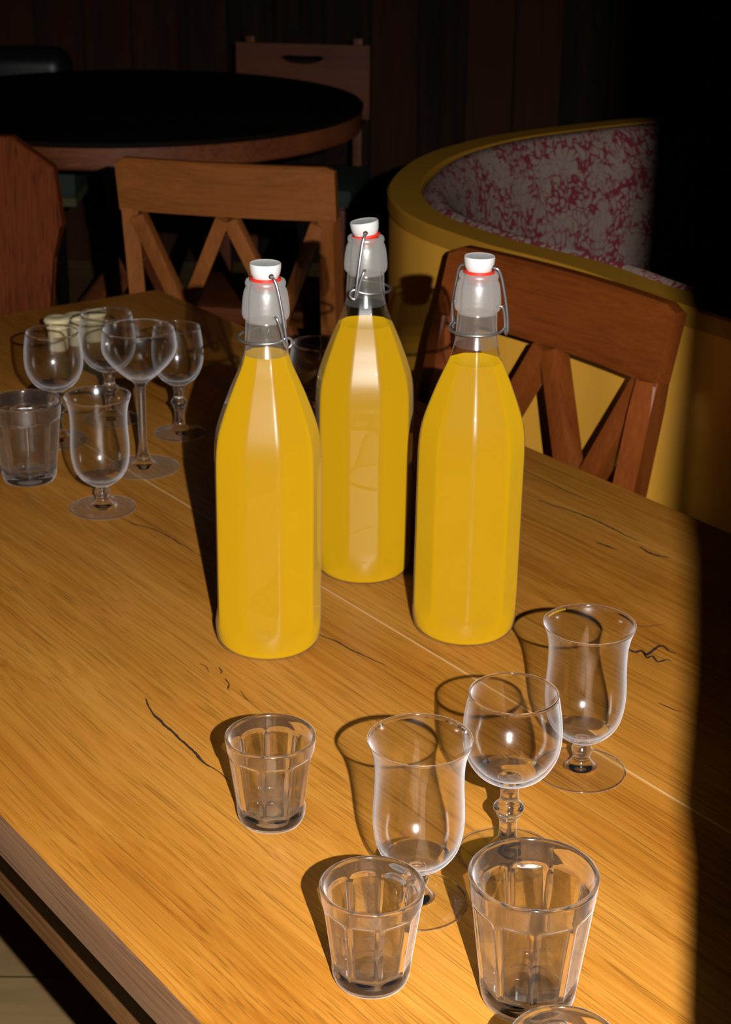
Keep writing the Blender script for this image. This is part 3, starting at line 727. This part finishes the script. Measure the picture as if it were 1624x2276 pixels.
def slot_chair():
    t = empty('slot_back_chair', (-0.19, 4.99, 0), R(-8), 'reddish wooden chair with a handle slot in its back, beyond the round table', 'chair')
    wd = 0.385; z0, z1 = 0.60, 0.806
    bm = bmesh.new()
    cx, cz = 0.0, 0.768
    # board with a curved slot: grid of columns around the slot
    xs = [-wd/2 + wd*i/40 for i in range(41)]
    def hole(x):
        u = x/0.058
        if abs(u) >= 1: return None
        h = 0.011*math.sqrt(1-u*u)**0.6; c = cz-0.006+0.006*u*u
        return c-h, c+h
    for s, y in ((0, -0.010), (1, 0.010)):
        for a, b in zip(xs, xs[1:]):
            ha, hb = hole(a), hole(b)
            def quad(za0, za1, zb0, zb1):
                vs_ = [bm.verts.new(v) for v in ((a, y, za0), (b, y, zb0), (b, y, zb1), (a, y, za1))]
                bm.faces.new(vs_ if s == 0 else vs_[::-1])
            if ha is None and hb is None: quad(z0, z1, z0, z1)
            else:
                ca_ = ha or (cz, cz); cb_ = hb or (cz, cz)
                quad(z0, ca_[0], z0, cb_[0]); quad(ca_[1], z1, cb_[1], z1)
    for a, b in zip(xs, xs[1:]):
        for z in (z0, z1): bm.faces.new([bm.verts.new(v) for v in ((a, -0.01, z), (b, -0.01, z), (b, 0.01, z), (a, 0.01, z))])
        ha, hb = hole(a) or ((cz, cz) if hole(b) else None), hole(b) or ((cz, cz) if hole(a) else None)
        if ha and hb:
            for q in (0, 1): bm.faces.new([bm.verts.new(v) for v in ((a, -0.01, ha[q]), (b, -0.01, hb[q]), (b, 0.01, hb[q]), (a, 0.01, ha[q]))])
    for x in (-wd/2, wd/2): bm.faces.new([bm.verts.new(v) for v in ((x, -0.01, z0), (x, 0.01, z0), (x, 0.01, z1), (x, -0.01, z1))])
    bmesh.ops.remove_doubles(bm, verts=bm.verts, dist=1e-5)
    mesh_obj('back_board', bm, M['far_chair'], t)
    for s in (-1, 1):
        beam('back_post', (s*0.155, 0.018, 0.0), (s*0.155, 0.018, 0.822), 0.026, 0.020, M['far_chair'], t)
        beam('front_leg', (s*0.16, -0.34, 0.0), (s*0.16, -0.34, 0.41), 0.034, 0.034, M['far_chair'], t)
        boxo('side_rail', (s*0.162, -0.16, 0.39), (0.02, 0.36, 0.05), M['far_chair'], t)
    boxo('seat', (0, -0.17, 0.44), (0.39, 0.38, 0.05), M['green_seat'], t, bevel=0.015)
slot_chair()

def armchair():
    t = empty('armchair', (-1.13, 4.96, 0), R(-14+14), 'black leather armchair with a rolled back beyond the round table, far left', 'armchair')
    bm = bmesh.new(); bmesh.ops.create_cube(bm, size=1.0)
    bmesh.ops.transform(bm, matrix=Matrix.Translation((0, 0.05, 0.585)) @ Matrix.Diagonal((0.56, 0.125, 0.41, 1)), verts=bm.verts)
    bmesh.ops.bevel(bm, geom=bm.edges[:], offset=0.058, segments=7, affect='EDGES', profile=0.5)
    mesh_obj('backrest', bm, M['black_leather'], t, smooth=60.0)
    bm = bmesh.new(); box(bm, (0.08, -0.27, 0.515), (0.58, 0.52, 0.085), None, 0.02)
    mesh_obj('seat', bm, M['green_seat'], t, smooth=60.0)
    boxo('fringe', (0.08, -0.27, 0.462), (0.575, 0.515, 0.022), M['fringe'], t)
    for s in (-1, 1):
        for y in (-0.45, 0.03): beam('leg', (s*0.22, y, 0.0), (s*0.22, y, 0.452), 0.03, 0.03, M['dark_wood'], t)
armchair()

def stool():
    t = empty('stool', (-0.21, 3.56, 0), R(-10), 'low wooden stool half hidden behind the cross-back chair', 'stool')
    boxo('seat', (0, 0, 0.44), (0.33, 0.30, 0.035), M['far_chair'], t, bevel=0.006)
    for s in (-1, 1):
        for q in (-1, 1): beam('leg', (s*0.13, q*0.11, 0.425), (s*0.18, q*0.14, 0.0), 0.034, 0.030, M['far_chair'], t)
        boxo('stretcher', (s*0.165, 0, 0.15), (0.018, 0.25, 0.025), M['far_chair'], t)
stool()
